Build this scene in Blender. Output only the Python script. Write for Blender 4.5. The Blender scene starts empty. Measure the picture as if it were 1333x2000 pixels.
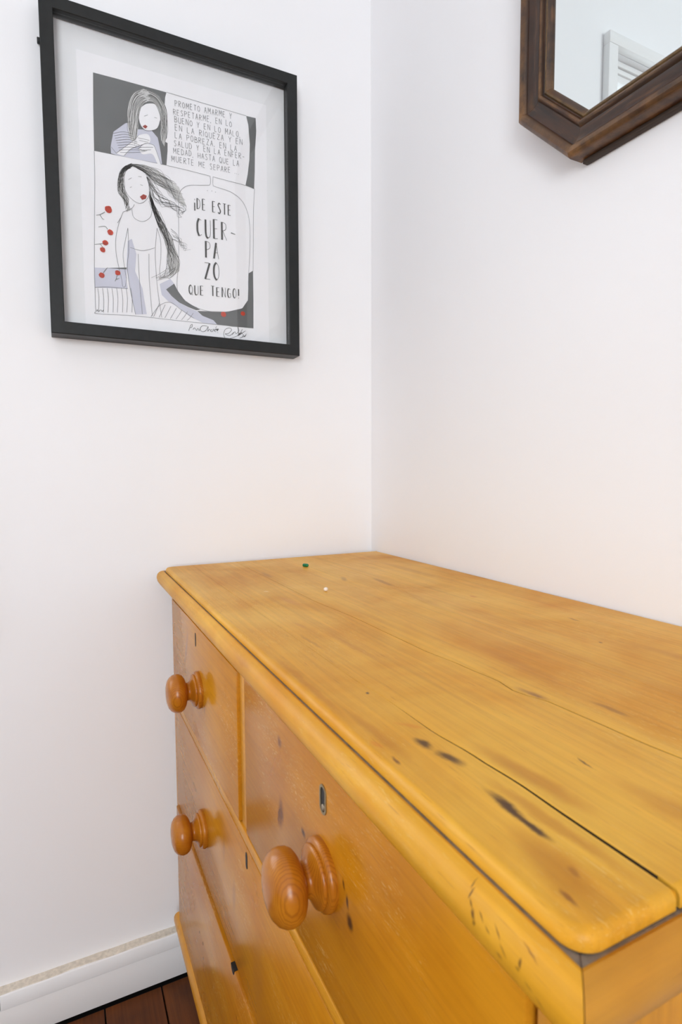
import bpy, bmesh, math, random
from mathutils import Vector, Matrix

scene = bpy.context.scene
COL = scene.collection
rnd = random.Random(7)

# ------------------------------------------------------------------ camera
CAM_LOC = (1.069, -0.6029, 0.9671)
YAW, PITCH, ROLL = 1.111, -0.0706, -0.0046
F_PX = 1101.4
cam_data = bpy.data.cameras.new('camera')
cam = bpy.data.objects.new('camera', cam_data)
COL.objects.link(cam)
cam_data.sensor_fit = 'HORIZONTAL'
cam_data.sensor_width = 24.0
cam_data.lens = F_PX / 1333.0 * 24.0
cam_data.clip_start = 0.01
_f = Vector((-math.sin(YAW) * math.cos(PITCH), math.cos(YAW) * math.cos(PITCH), math.sin(PITCH)))
_r = Vector((math.cos(YAW), math.sin(YAW), 0))
_u = _r.cross(_f)
_r, _u = (math.cos(ROLL) * _r + math.sin(ROLL) * _u, -math.sin(ROLL) * _r + math.cos(ROLL) * _u)
cam.matrix_world = Matrix(((_r.x, _u.x, -_f.x, CAM_LOC[0]), (_r.y, _u.y, -_f.y, CAM_LOC[1]),
                           (_r.z, _u.z, -_f.z, CAM_LOC[2]), (0, 0, 0, 1)))
cam_data.dof.use_dof = True
cam_data.dof.focus_distance = 0.95
cam_data.dof.aperture_fstop = 14.0
scene.camera = cam

# ------------------------------------------------------------------ light
world = bpy.data.worlds.new('daylight')
scene.world = world
world.use_nodes = True
bg = world.node_tree.nodes['Background']
bg.inputs['Color'].default_value = (0.86, 0.93, 1.0, 1)
bg.inputs['Strength'].default_value = 2.5


def window_light(name, loc, direction, sx, sy, watts, color):
    l = bpy.data.lights.new(name, 'AREA')
    l.shape = 'RECTANGLE'
    l.size, l.size_y, l.energy, l.color = sx, sy, watts, color
    o = bpy.data.objects.new(name, l)
    o.location = loc
    o.rotation_euler = Vector(direction).to_track_quat('-Z', 'Z').to_euler()
    COL.objects.link(o)
    return o


W1 = dict(y0=-1.765, y1=-0.750, z0=0.72, z1=2.055)          # opening in the left wall
W2 = dict(y0=-2.75, y1=-1.05, z0=0.75, z1=2.15)            # opening in the right-hand wall, behind the camera
ROOM_X, ROOM_Y, ROOM_Z = 3.1, -3.3, 2.62
window_light('daylight_left_window', (-0.32, -1.25, 1.35), (1, 0.25, -0.12), 0.95, 1.2, 9, (0.93, 0.97, 1.0))
window_light('daylight_right_window', (ROOM_X + 0.3, -1.9, 1.5), (-1, 0, -0.05), 1.6, 1.3, 80, (0.95, 0.98, 1.0))

scene.view_settings.view_transform = 'Standard'
scene.view_settings.look = 'None'
scene.view_settings.gamma = 1.0
scene.view_settings.use_curve_mapping = False
scene.view_settings.exposure = -0.08
scene.cycles.max_bounces = 14
scene.cycles.diffuse_bounces = 8
scene.cycles.transparent_max_bounces = 16
scene.cycles.caustics_reflective = False
scene.cycles.caustics_refractive = False


# ------------------------------------------------------------------ node helpers
def new_mat(name):
    m = bpy.data.materials.new(name)
    m.use_nodes = True
    return m, m.node_tree, m.node_tree.nodes['Principled BSDF']


def node(nt, kind, **kw):
    n = nt.nodes.new(kind)
    for k, v in kw.items():
        setattr(n, k, v)
    return n


def noise(nt, vec, scale, detail=4.0, rough=0.55, stretch=None, distortion=0.0):
    if stretch is not None:
        mp = node(nt, 'ShaderNodeMapping')
        mp.inputs['Scale'].default_value = stretch
        nt.links.new(vec, mp.inputs['Vector'])
        vec = mp.outputs['Vector']
    n = node(nt, 'ShaderNodeTexNoise')
    n.inputs['Scale'].default_value = scale
    n.inputs['Detail'].default_value = detail
    n.inputs['Roughness'].default_value = rough
    n.inputs['Distortion'].default_value = distortion
    nt.links.new(vec, n.inputs['Vector'])
    return n.outputs['Fac']


def remap(nt, val, a, b, c=0.0, d=1.0, smooth=False):
    n = node(nt, 'ShaderNodeMapRange')
    if smooth:
        n.interpolation_type = 'SMOOTHSTEP'
    for i, x in zip((1, 2, 3, 4), (a, b, c, d)):
        n.inputs[i].default_value = x
    nt.links.new(val, n.inputs[0])
    return n.outputs[0]


def mix(nt, fac, a, b, mode='MIX'):
    n = node(nt, 'ShaderNodeMix', data_type='RGBA', blend_type=mode)
    for sock, v in ((n.inputs[0], fac), (n.inputs[6], a), (n.inputs[7], b)):
        if isinstance(v, bpy.types.NodeSocket):
            nt.links.new(v, sock)
        elif isinstance(v, tuple):
            sock.default_value = v if len(v) == 4 else v + (1.0,)
        else:
            sock.default_value = v
    return n.outputs[2]


def math2(nt, op, a, b):
    n = node(nt, 'ShaderNodeMath', operation=op)
    for i, v in enumerate((a, b)):
        if isinstance(v, bpy.types.NodeSocket):
            nt.links.new(v, n.inputs[i])
        else:
            n.inputs[i].default_value = v
    return n.outputs[0]


def bump(nt, bsdf, height, strength, distance=0.002):
    b = node(nt, 'ShaderNodeBump')
    b.inputs['Strength'].default_value = strength
    b.inputs['Distance'].default_value = distance
    nt.links.new(height, b.inputs['Height'])
    nt.links.new(b.outputs['Normal'], bsdf.inputs['Normal'])


def plain(name, color, rough=0.5, metallic=0.0, spec=0.5, var=0.04, scale=30.0, bump_s=0.0):
    m, nt, p = new_mat(name)
    tc = node(nt, 'ShaderNodeTexCoord')
    n = noise(nt, tc.outputs['Object'], scale)
    f = remap(nt, n, 0.3, 0.7, 1 - var, 1 + var)
    c = mix(nt, 1.0, tuple(color), f, 'MULTIPLY')
    nt.links.new(c, p.inputs['Base Color'])
    p.inputs['Roughness'].default_value = rough
    p.inputs['Metallic'].default_value = metallic
    p.inputs['Specular IOR Level'].default_value = spec
    if bump_s:
        bump(nt, p, n, bump_s)
    return m


CH = (0.487, -0.22, 0.0)                                   # base point of the chest


def pine(name, along='x', light=(0.68, 0.37, 0.085), amber=(0.55, 0.24, 0.028), blots=(), rough=0.33, tint=0.5,
         scratches=0.0, spec=0.36):
    """varnished old pine: streaky grain along one axis, amber patches, listed knots, burns, painted shade and reflection"""
    m, nt, p = new_mat(name)
    tc = node(nt, 'ShaderNodeTexCoord')
    v = tc.outputs['Object']

    def st(a, b):
        return {'x': (a, b, b), 'y': (b, a, b), 'z': (b, b, a)}[along]
    big = noise(nt, v, 1.0, 3, 0.5, st(2.6, 11.0), 0.5)
    patch = noise(nt, v, 6.5, 4, 0.6, None, 0.3)
    fine = noise(nt, v, 1.0, 5, 0.65, st(5.0, 190.0), 0.3)
    grain = noise(nt, v, 1.0, 3, 0.5, st(2.2, 55.0), 1.2)
    pores = noise(nt, v, 1.0, 2, 0.5, st(40.0, 700.0))
    f = math2(nt, 'ADD', math2(nt, 'MULTIPLY', big, 0.45), math2(nt, 'MULTIPLY', patch, 0.7))
    f = remap(nt, f, 0.43, 0.74)
    f = math2(nt, 'ADD', f, tint - 0.5)
    c = mix(nt, f, light, amber)
    g = remap(nt, grain, 0.54, 0.74, 0.0, 0.16, True)
    c = mix(nt, g, c, (0.44, 0.17, 0.020))
    g = remap(nt, fine, 0.35, 0.72, 1.07, 0.87)
    c = mix(nt, 1.0, c, g, 'MULTIPLY')
    g = remap(nt, pores, 0.66, 0.74, 0.0, 0.35)
    c = mix(nt, g, c, (0.22, 0.08, 0.012))
    if scratches:
        s = noise(nt, v, 1.0, 2, 0.5, st(55.0, 420.0), 3.0)
        zone = noise(nt, v, 9.0, 2, 0.5)
        s = math2(nt, 'MULTIPLY', remap(nt, s, 0.60, 0.70), remap(nt, zone, 0.48, 0.64))
        c = mix(nt, math2(nt, 'MULTIPLY', s, scratches), c, (0.80, 0.52, 0.18))
    if blots:
        wn = node(nt, 'ShaderNodeTexNoise')
        wn.inputs['Scale'].default_value = 70.0
        wn.inputs['Detail'].default_value = 3.0
        nt.links.new(v, wn.inputs['Vector'])
        sub = node(nt, 'ShaderNodeVectorMath', operation='SUBTRACT')
        nt.links.new(wn.outputs['Color'], sub.inputs[0])
        sub.inputs[1].default_value = (0.5, 0.5, 0.5)
        sc = node(nt, 'ShaderNodeVectorMath', operation='SCALE')
        nt.links.new(sub.outputs[0], sc.inputs[0])
        sc.inputs['Scale'].default_value = 0.006
        ad = node(nt, 'ShaderNodeVectorMath', operation='ADD')
        nt.links.new(v, ad.inputs[0])
        nt.links.new(sc.outputs[0], ad.inputs[1])
        for (cx, cy, cz, rx, ry, rz, rot, col, k) in blots:
            mp = node(nt, 'ShaderNodeMapping', vector_type='TEXTURE')
            mp.inputs['Location'].default_value = (cx - CH[0], cy - CH[1], cz - CH[2])
            mp.inputs['Rotation'].default_value = rot
            mp.inputs['Scale'].default_value = (rx, ry, rz)
            nt.links.new(ad.outputs[0], mp.inputs['Vector'])
            ln = node(nt, 'ShaderNodeVectorMath', operation='LENGTH')
            nt.links.new(mp.outputs[0], ln.inputs[0])
            h = math2(nt, 'MULTIPLY', fine, 0.9)
            d = math2(nt, 'ADD', ln.outputs['Value'], h)
            c = mix(nt, remap(nt, d, 1.7, 0.75, 0.0, k, True), c, col)
    nt.links.new(c, p.inputs['Base Color'])
    r = remap(nt, patch, 0.3, 0.7, rough - 0.05, rough + 0.08)
    nt.links.new(r, p.inputs['Roughness'])
    p.inputs['IOR'].default_value = 1.45
    p.inputs['Specular IOR Level'].default_value = spec
    bump(nt, p, math2(nt, 'ADD', fine, grain), 0.05, 0.001)
    return m


# ------------------------------------------------------------------ mesh helpers
OFF = {}


def origin_of(o):
    while o is not None and o.name not in OFF:
        o = o.parent
    return Vector(OFF[o.name]) if o is not None else Vector((0, 0, 0))


def link(name, me, parent=None):
    o = bpy.data.objects.new(name, me)
    COL.objects.link(o)
    if parent is not None:
        o.parent = parent
    return o


def mesh(name, verts, faces, mats, parent=None, smooth=False, angle=40, midx=None, kind=None):
    off = origin_of(parent)
    me = bpy.data.meshes.new(name)
    me.from_pydata([Vector(v) - off for v in verts], [], faces)
    for m in (mats if isinstance(mats, (list, tuple)) else [mats]):
        me.materials.append(m)
    if midx:
        me.polygons.foreach_set('material_index', midx)
    bm = bmesh.new()
    bm.from_mesh(me)
    bmesh.ops.recalc_face_normals(bm, faces=bm.faces)
    bm.to_mesh(me)
    bm.free()
    if smooth:
        me.polygons.foreach_set('use_smooth', [True] * len(me.polygons))
        me.set_sharp_from_angle(angle=math.radians(angle))
    me.update()
    o = link(name, me, parent)
    if kind:
        o['kind'] = kind
    return o


def flat(name, verts, faces, mat, parent):
    """flat print facing +x: keep the winding given"""
    off = origin_of(parent)
    me = bpy.data.meshes.new(name)
    me.from_pydata([Vector(v) - off for v in verts], [], faces)
    me.materials.append(mat)
    me.update()
    return link(name, me, parent)


def box_data(x0, x1, y0, y1, z0, z1, bev=0.0, seg=2):
    bm = bmesh.new()
    bmesh.ops.create_cube(bm, size=1.0)
    for v in bm.verts:
        v.co = Vector(((x0 + x1) / 2 + v.co.x * (x1 - x0), (y0 + y1) / 2 + v.co.y * (y1 - y0),
                       (z0 + z1) / 2 + v.co.z * (z1 - z0)))
    if bev > 0:
        bmesh.ops.bevel(bm, geom=list(bm.edges), offset=bev, segments=seg, profile=0.5, affect='EDGES')
    bm.verts.index_update()
    v = [tuple(w.co) for w in bm.verts]
    f = [[w.index for w in p.verts] for p in bm.faces]
    bm.free()
    return v, f


def box(name, x0, x1, y0, y1, z0, z1, mat, parent=None, bev=0.0, kind=None):
    v, f = box_data(x0, x1, y0, y1, z0, z1, bev)
    return mesh(name, v, f, mat, parent, smooth=bev > 0, angle=35, kind=kind)


def lathe_data(origin, axis, profile, n=44):
    ax = Vector(axis).normalized()
    a = ax.orthogonal().normalized()
    b = ax.cross(a)
    o = Vector(origin)
    v, f = [], []
    for d, r in profile:
        for i in range(n):
            t = 2 * math.pi * i / n
            v.append(tuple(o + ax * d + (a * math.cos(t) + b * math.sin(t)) * r))
    for k in range(len(profile) - 1):
        for i in range(n):
            j = (i + 1) % n
            f.append((k * n + i, k * n + j, (k + 1) * n + j, (k + 1) * n + i))
    f.append(tuple(range(n)))
    f.append(tuple((len(profile) - 1) * n + i for i in range(n)))
    return v, f


def sweep(sections):
    """closed profile rings joined one after another, capped at both ends"""
    n = len(sections[0])
    v = [p for s in sections for p in s]
    f = []
    for k in range(len(sections) - 1):
        for i in range(n):
            j = (i + 1) % n
            f.append((k * n + i, k * n + j, (k + 1) * n + j, (k + 1) * n + i))
    f.append(tuple(range(n)))
    f.append(tuple((len(sections) - 1) * n + i for i in range(n)))
    return v, f


def thing(name, label, cat, loc, group=None):
    o = bpy.data.objects.new(name, None)
    o.empty_display_size = 0.05
    o.location = loc
    COL.objects.link(o)
    OFF[o.name] = loc
    o['label'], o['category'] = label, cat
    if group:
        o['group'] = group
    return o


# ------------------------------------------------------------------ materials
def wall_paint(name, color, rough=0.62):
    m, nt, p = new_mat(name)
    tc = node(nt, 'ShaderNodeTexCoord')
    a = noise(nt, tc.outputs['Object'], 2.2, 3)
    b = noise(nt, tc.outputs['Object'], 260.0, 3, 0.6)
    c = mix(nt, remap(nt, a, 0.3, 0.7), tuple(x * 0.985 for x in color), tuple(color))
    nt.links.new(c, p.inputs['Base Color'])
    p.inputs['Roughness'].default_value = rough
    p.inputs['Specular IOR Level'].default_value = 0.35
    bump(nt, p, b, 0.05, 0.0012)
    return m


M_WALL = wall_paint('white_wall_paint', (0.86, 0.86, 0.875))
M_TRIM = wall_paint('white_gloss_paint', (0.84, 0.84, 0.84), 0.35)
M_CEIL = wall_paint('ceiling_paint', (0.88, 0.88, 0.88), 0.8)
M_RAW = plain('bare_cream_filler', (0.66, 0.60, 0.51), 0.85, var=0.14, scale=160, bump_s=0.5)
M_GAP = plain('dark_gap', (0.012, 0.010, 0.009), 0.9)
M_ADDED_EAVE = plain('added_eave_grey', (0.16, 0.17, 0.16), 0.9)


def floor_mat():
    m, nt, p = new_mat('dark_varnished_floorboard')
    tc = node(nt, 'ShaderNodeTexCoord')
    oi = node(nt, 'ShaderNodeObjectInfo')
    v = tc.outputs['Object']
    big = noise(nt, v, 1.0, 4, 0.6, (2.0, 16.0, 16.0), 0.8)
    fine = noise(nt, v, 1.0, 4, 0.6, (6.0, 220.0, 220.0))
    blotch = noise(nt, v, 14.0, 3, 0.6)
    c = mix(nt, remap(nt, big, 0.3, 0.7), (0.20, 0.056, 0.009), (0.085, 0.022, 0.004))
    c = mix(nt, remap(nt, blotch, 0.45, 0.75, 0.0, 0.6), c, (0.05, 0.018, 0.008))
    c = mix(nt, 1.0, c, remap(nt, fine, 0.3, 0.7, 1.2, 0.75), 'MULTIPLY')
    c = mix(nt, 1.0, c, remap(nt, oi.outputs['Random'], 0, 1, 0.8, 1.2), 'MULTIPLY')
    nt.links.new(c, p.inputs['Base Color'])
    p.inputs['Roughness'].default_value = 0.45
    p.inputs['Specular IOR Level'].default_value = 0.22
    bump(nt, p, fine, 0.12, 0.001)
    return m


M_FLOOR = floor_mat()


def glass_mat(name):
    m, nt, p = new_mat(name)
    nt.nodes.remove(p)
    out = nt.nodes['Material Output']
    tr = node(nt, 'ShaderNodeBsdfTransparent')
    tr.inputs['Color'].default_value = (0.993, 0.995, 0.995, 1)
    gl = node(nt, 'ShaderNodeBsdfGlossy')
    gl.inputs['Roughness'].default_value = 0.02
    fr = node(nt, 'ShaderNodeFresnel')
    fr.inputs['IOR'].default_value = 1.45
    mx = node(nt, 'ShaderNodeMixShader')
    geo = node(nt, 'ShaderNodeNewGeometry')                 # same reflectance on the way in and out of the pane
    io = remap(nt, geo.outputs['Backfacing'], 0, 1, 1.45, 1 / 1.45)
    nt.links.new(io, fr.inputs['IOR'])
    nt.links.new(fr.outputs[0], mx.inputs[0])
    nt.links.new(tr.outputs[0], mx.inputs[1])
    nt.links.new(gl.outputs[0], mx.inputs[2])
    nt.links.new(mx.outputs[0], out.inputs['Surface'])
    return m


M_GLASS = glass_mat('clear_glass')


# ------------------------------------------------------------------ room
def wall_with_hole(name, plane, outer, hole, thick, outward, mat):
    """plane: 'x' or 'y' (constant axis); outer/hole = (u0,u1,z0,z1)"""
    u0, u1, z0, z1 = outer
    pieces = [outer] if hole is None else [(u0, hole[0], z0, z1), (hole[1], u1, z0, z1),
                                           (hole[0], hole[1], z0, hole[2]), (hole[0], hole[1], hole[3], z1)]
    V, F = [], []
    for a, b, c, d in pieces:
        if plane[0] == 'x':
            v, f = box_data(min(plane[1], plane[1] + outward * thick), max(plane[1], plane[1] + outward * thick), a, b, c, d)
        else:
            v, f = box_data(a, b, min(plane[1], plane[1] + outward * thick), max(plane[1], plane[1] + outward * thick), c, d)
        F += [[i + len(V) for i in q] for q in f]
        V += v
    return mesh(name, V, F, mat, kind='structure')


T = 0.16
wall_left = wall_with_hole('wall_left', ('x', 0.0), (ROOM_Y - T, T, 0, ROOM_Z), (W1['y0'], W1['y1'], W1['z0'], W1['z1']), T, -1, M_WALL)
wall_back = wall_with_hole('wall_back', ('y', 0.0), (0, ROOM_X + T, 0, ROOM_Z), None, T, 1, M_WALL)
wall_right = wall_with_hole('wall_right', ('x', ROOM_X), (ROOM_Y - T, 0, 0, ROOM_Z), (W2['y0'], W2['y1'], W2['z0'], W2['z1']), T, 1, M_WALL)
wall_front = wall_with_hole('wall_front', ('y', ROOM_Y), (0, ROOM_X, 0, ROOM_Z), None, T, -1, M_WALL)
ceiling = box('ceiling', -T, ROOM_X + T, ROOM_Y - T, T, ROOM_Z, ROOM_Z + 0.1, M_CEIL, kind='structure')

floor = box('floor', -T, ROOM_X + T, ROOM_Y - T, T, -0.12, -0.02, M_GAP, kind='structure')
OFF['floor'] = (0, 0, 0)
pitch = 0.0993
y = -0.4670 + pitch * 5
n_planks = 0
while y > ROOM_Y:
    ya, yb = max(y - pitch, ROOM_Y) + 0.0012, min(y, 0.0) - 0.0012
    if yb - ya > 0.01:
        box('plank', 0.021, ROOM_X - 0.004, ya, yb, -0.02, 0.0, M_FLOOR, floor, 0.0012)
    y -= pitch

# skirting: stepped board with an unpainted strip of filler on its upper edge
bb = box('baseboard_left', 0.0, 0.017, ROOM_Y, 0.0, 0.004, 0.0635, M_TRIM, None, 0.0012, 'structure')
OFF['baseboard_left'] = (0, 0, 0)
box('upper_fascia', 0.0, 0.0185, -0.7265, 0.0, 0.0635, 0.0905, M_TRIM, bb, 0.002)
box('upper_fascia', 0.0, 0.0185, ROOM_Y, -0.7270, 0.0635, 0.0905, M_TRIM, bb, 0.002)
V, F = [], []
N = 150
for i in range(N + 1):
    yy = ROOM_Y * i / N
    jx, jz = rnd.uniform(-0.0012, 0.0012), rnd.uniform(-0.0007, 0.0007)
    V += [(0.0, yy, 0.0900), (0.0150 + jx, yy, 0.0900), (0.0140 + jx, yy, 0.0918 + jz), (0.0, yy, 0.0935 + jz)]
for i in range(N):
    for k in range(4):
        j = (k + 1) % 4
        F.append((i * 4 + k, i * 4 + j, (i + 1) * 4 + j, (i + 1) * 4 + k))
mesh('filler_strip', V, F, M_RAW, bb, True, 50)
for nm, a in (('baseboard_back', (0.98, ROOM_X - 0.019, -0.0185, 0.0)), ('baseboard_right', (ROOM_X - 0.0185, ROOM_X, ROOM_Y + 0.019, 0.0)),
              ('baseboard_front', (0.019, ROOM_X - 0.019, ROOM_Y, ROOM_Y + 0.0185))):
    box(nm, *a, 0.004, 0.0905, M_TRIM, None, 0.002, 'structure')


def window_left():
    root = box('window_1', -0.145, -0.09, W1['y0'] + 0.002, W1['y1'] - 0.002, W1['z0'] - 0.0, W1['z0'] + 0.03, M_TRIM, None, 0.003, 'structure')
    OFF[root.name] = (0, 0, 0)
    y0, y1, z0, z1 = W1['y0'], W1['y1'], W1['z0'], W1['z1']
    c, d = 0.034, 0.020
    box('window_casing', 0.0005, d, y1, y1 + c, z0, z1, M_TRIM, root, 0.002)
    box('window_casing', 0.0005, d, y0 - c, y0, z0, z1, M_TRIM, root, 0.002)
    # head casing, mitred look: a touch prouder than the jambs
    box('window_casing', 0.0005, d + 0.0008, y0 - c, y1 + c, z1, z1 + 0.029, M_TRIM, root, 0.002)
    box('window_sill', -0.09, 0.018, y0 - 0.03, y1 + 0.03, z0 - 0.03, z0 - 0.0005, M_TRIM, root, 0.004)
    # frame set back in the reveal
    box('window_frame', -0.075, -0.012, y1 - 0.010, y1 - 0.0005, z0 + 0.031, z1 - 0.001, M_TRIM, root, 0.001)
    box('window_frame', -0.075, -0.012, y0 + 0.0005, y0 + 0.010, z0 + 0.031, z1 - 0.001, M_TRIM, root, 0.001)
    box('window_frame', -0.075, -0.016, y0 + 0.011, y1 - 0.011, z1 - 0.014, z1 - 0.001, M_TRIM, root, 0.001)
    for (a, b) in ((y0 + 0.012, (y0 + y1) / 2 - 0.001), ((y0 + y1) / 2 + 0.001, y1 - 0.012)):
        sash = box('window_sash', -0.06, -0.022, a, a + 0.034, z0 + 0.032, z1 - 0.016, M_TRIM, root, 0.002)
        box('sash_rail', -0.06, -0.022, b - 0.020, b, z0 + 0.032, z1 - 0.016, M_TRIM, sash, 0.002)
        box('sash_rail', -0.06, -0.024, a + 0.0345, b - 0.0205, z1 - 0.047, z1 - 0.029, M_TRIM, sash, 0.002)
        box('sash_rail', -0.06, -0.020, a + 0.0345, b - 0.0205, z1 - 0.0285, z1 - 0.016, M_TRIM, sash, 0.002)
        box('sash_rail', -0.06, -0.022, a + 0.0345, b - 0.0205, z0 + 0.032, z0 + 0.08, M_TRIM, sash, 0.002)
        box('pane', -0.043, -0.039, a + 0.030, b - 0.016, z0 + 0.076, z1 - 0.045, M_GLASS, sash)
    return root


window_left()


def window_right():
    y0, y1, z0, z1 = W2['y0'], W2['y1'], W2['z0'], W2['z1']
    X, ym = ROOM_X, (W2['y0'] + W2['y1']) / 2
    root = box('window_2', X + 0.09, X + 0.14, y0 + 0.001, y1 - 0.001, z0 + 0.0005, z0 + 0.04, M_TRIM, None, 0.003, 'structure')
    OFF[root.name] = (0, 0, 0)
    box('window_frame', X + 0.08, X + 0.14, y0 + 0.001, y1 - 0.001, z1 - 0.04, z1 - 0.001, M_TRIM, root, 0.002)
    for a in (y0 + 0.001, ym - 0.02, y1 - 0.041):
        box('window_frame', X + 0.08, X + 0.14, a, a + 0.04, z0 + 0.041, z1 - 0.041, M_TRIM, root, 0.002)
    for a, b in ((y0 + 0.042, ym - 0.021), (ym + 0.021, y1 - 0.042)):
        box('pane', X + 0.109, X + 0.113, a, b, z0 + 0.042, z1 - 0.042, M_GLASS, root)
    box('window_sill', X - 0.04, X - 0.0005, y0 - 0.04, y1 + 0.04, z0 - 0.03, z0 - 0.001, M_TRIM, root, 0.003)
    box('window_casing', X - 0.022, X - 0.0005, y0 - 0.05, y0, z0, z1 + 0.05, M_TRIM, root, 0.002)
    box('window_casing', X - 0.022, X - 0.0005, y1, y1 + 0.05, z0, z1 + 0.05, M_TRIM, root, 0.002)
    box('window_casing', X - 0.022, X - 0.0005, y0 + 0.0005, y1 - 0.0005, z1, z1 + 0.05, M_TRIM, root, 0.002)


window_right()
box('added_eave_1', -1.1, -T - 0.001, ROOM_Y, 0.1, 2.30, 2.34, M_ADDED_EAVE, None, 0.0, 'structure')      # added eave, keeps bright sky out of the left window's mirrored pane

# ------------------------------------------------------------------ chest of drawers
DK = (0.062, 0.022, 0.006)
RB = (0.16, 0.050, 0.012)
GR = (0.30, 0.12, 0.02)
z = 0.7985
R0 = (0, 0, 0)


def rz(a):
    return (0, 0, math.radians(a))


TOP_BLOTS = [
    (0.787, -0.4066, z, 0.0085, 0.0042, 0.02, rz(8), DK, 0.92), (0.8085, -0.4030, z, 0.0115, 0.0045, 0.02, rz(10), DK, 0.88),
    (0.862, -0.4066, z, 0.0190, 0.0036, 0.02, rz(-4), DK, 0.97), (0.880, -0.4076, z, 0.0125, 0.0029, 0.02, rz(-2), DK, 0.95),
    (0.797, -0.4326, z, 0.0055, 0.0014, 0.02, rz(0), RB, 0.8), (0.7003, -0.3989, z, 0.0022, 0.0016, 0.02, R0, DK, 0.9),
    (0.775, -0.4330, z, 0.0060, 0.0030, 0.02, rz(20), (0.62, 0.20, 0.012), 0.55), (0.762, -0.4000, z, 0.011, 0.0035, 0.02, rz(40), (0.62, 0.20, 0.012), 0.45),
    (0.759, -0.2880, z, 0.0170, 0.0042, 0.02, rz(8), GR, 0.65), (0.762, -0.2880, z, 0.0070, 0.0020, 0.02, rz(8), RB, 0.45),
    (0.805, -0.2588, z, 0.0170, 0.0035, 0.02, rz(4), RB, 0.50), (0.4737, -0.1089, z, 0.008, 0.0035, 0.02, R0, (0.60, 0.20, 0.02), 0.7),
    (0.8486, -0.3372, z, 0.0060, 0.0008, 0.02, rz(-10), DK, 0.8), (0.694, -0.1319, z, 0.0028, 0.0018, 0.02, R0, DK, 0.8),
    (0.330, -0.1650, z, 0.0400, 0.0055, 0.02, rz(-4), GR, 0.55), (0.280, -0.2080, z, 0.020, 0.005, 0.02, rz(-18), GR, 0.5),
    (0.385, -0.3400, z, 0.0350, 0.0075, 0.02, rz(5), (0.58, 0.23, 0.05), 0.45), (0.190, -0.3050, z, 0.0320, 0.0065, 0.02, rz(-3), GR, 0.40),
    (0.50, -0.372, z, 0.020, 0.004, 0.02, rz(6), (0.50, 0.20, 0.03), 0.4), (0.918, -0.4280, z, 0.0055, 0.0016, 0.02, rz(-12), RB, 0.8),
    (0.910, -0.4150, z, 0.0040, 0.0018, 0.02, rz(0), RB, 0.6), (0.62, -0.085, z, 0.010, 0.002, 0.02, rz(0), RB, 0.5),
    (0.312, -0.3476, z, 0.006, 0.0030, 0.02, rz(30), (0.88, 0.66, 0.34), 0.7),
    (0.845, -0.3760, z, 0.045, 0.0075, 0.02, rz(4), (0.40, 0.135, 0.003), 0.55),
    (0.905, -0.4200, z, 0.028, 0.0110, 0.02, rz(-6), (0.40, 0.135, 0.003), 0.55),  # amber wood tone; patches here also paint in the near corner's shade
    (0.880, -0.3970, z, 0.050, 0.0050, 0.02, rz(2), (0.40, 0.135, 0.003), 0.5),
    (0.760, -0.4260, z, 0.045, 0.0045, 0.02, rz(2), (0.40, 0.135, 0.003), 0.4),
    (0.660, -0.4330, z, 0.080, 0.0035, 0.02, rz(0), (0.40, 0.135, 0.003), 0.4),
    (0.900, -0.3350, z, 0.035, 0.0090, 0.02, rz(5), (0.40, 0.135, 0.003), 0.35),
    (0.700, -0.2500, z, 0.070, 0.0100, 0.02, rz(-3), (0.40, 0.135, 0.003), 0.3),
    (0.450, -0.1800, z, 0.080, 0.0080, 0.02, rz(-5), (0.40, 0.135, 0.003), 0.35),
    (0.600, -0.3550, z, 0.060, 0.0050, 0.02, rz(3), (0.40, 0.135, 0.003), 0.3),
    (0.250, -0.0700, z, 0.100, 0.0100, 0.02, rz(0), (0.40, 0.135, 0.003), 0.3),
    (0.780, -0.1050, z, 0.070, 0.0090, 0.02, rz(0), (0.40, 0.135, 0.003), 0.35),
    (0.90, -0.150, z, 0.020, 0.005, 0.02, rz(8), GR, 0.45), (0.56, -0.3850, z, 0.03, 0.0025, 0.02, rz(2), GR, 0.35),
]
FB = -0.437


def ry(a):
    return (0, math.radians(a), 0)


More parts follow.
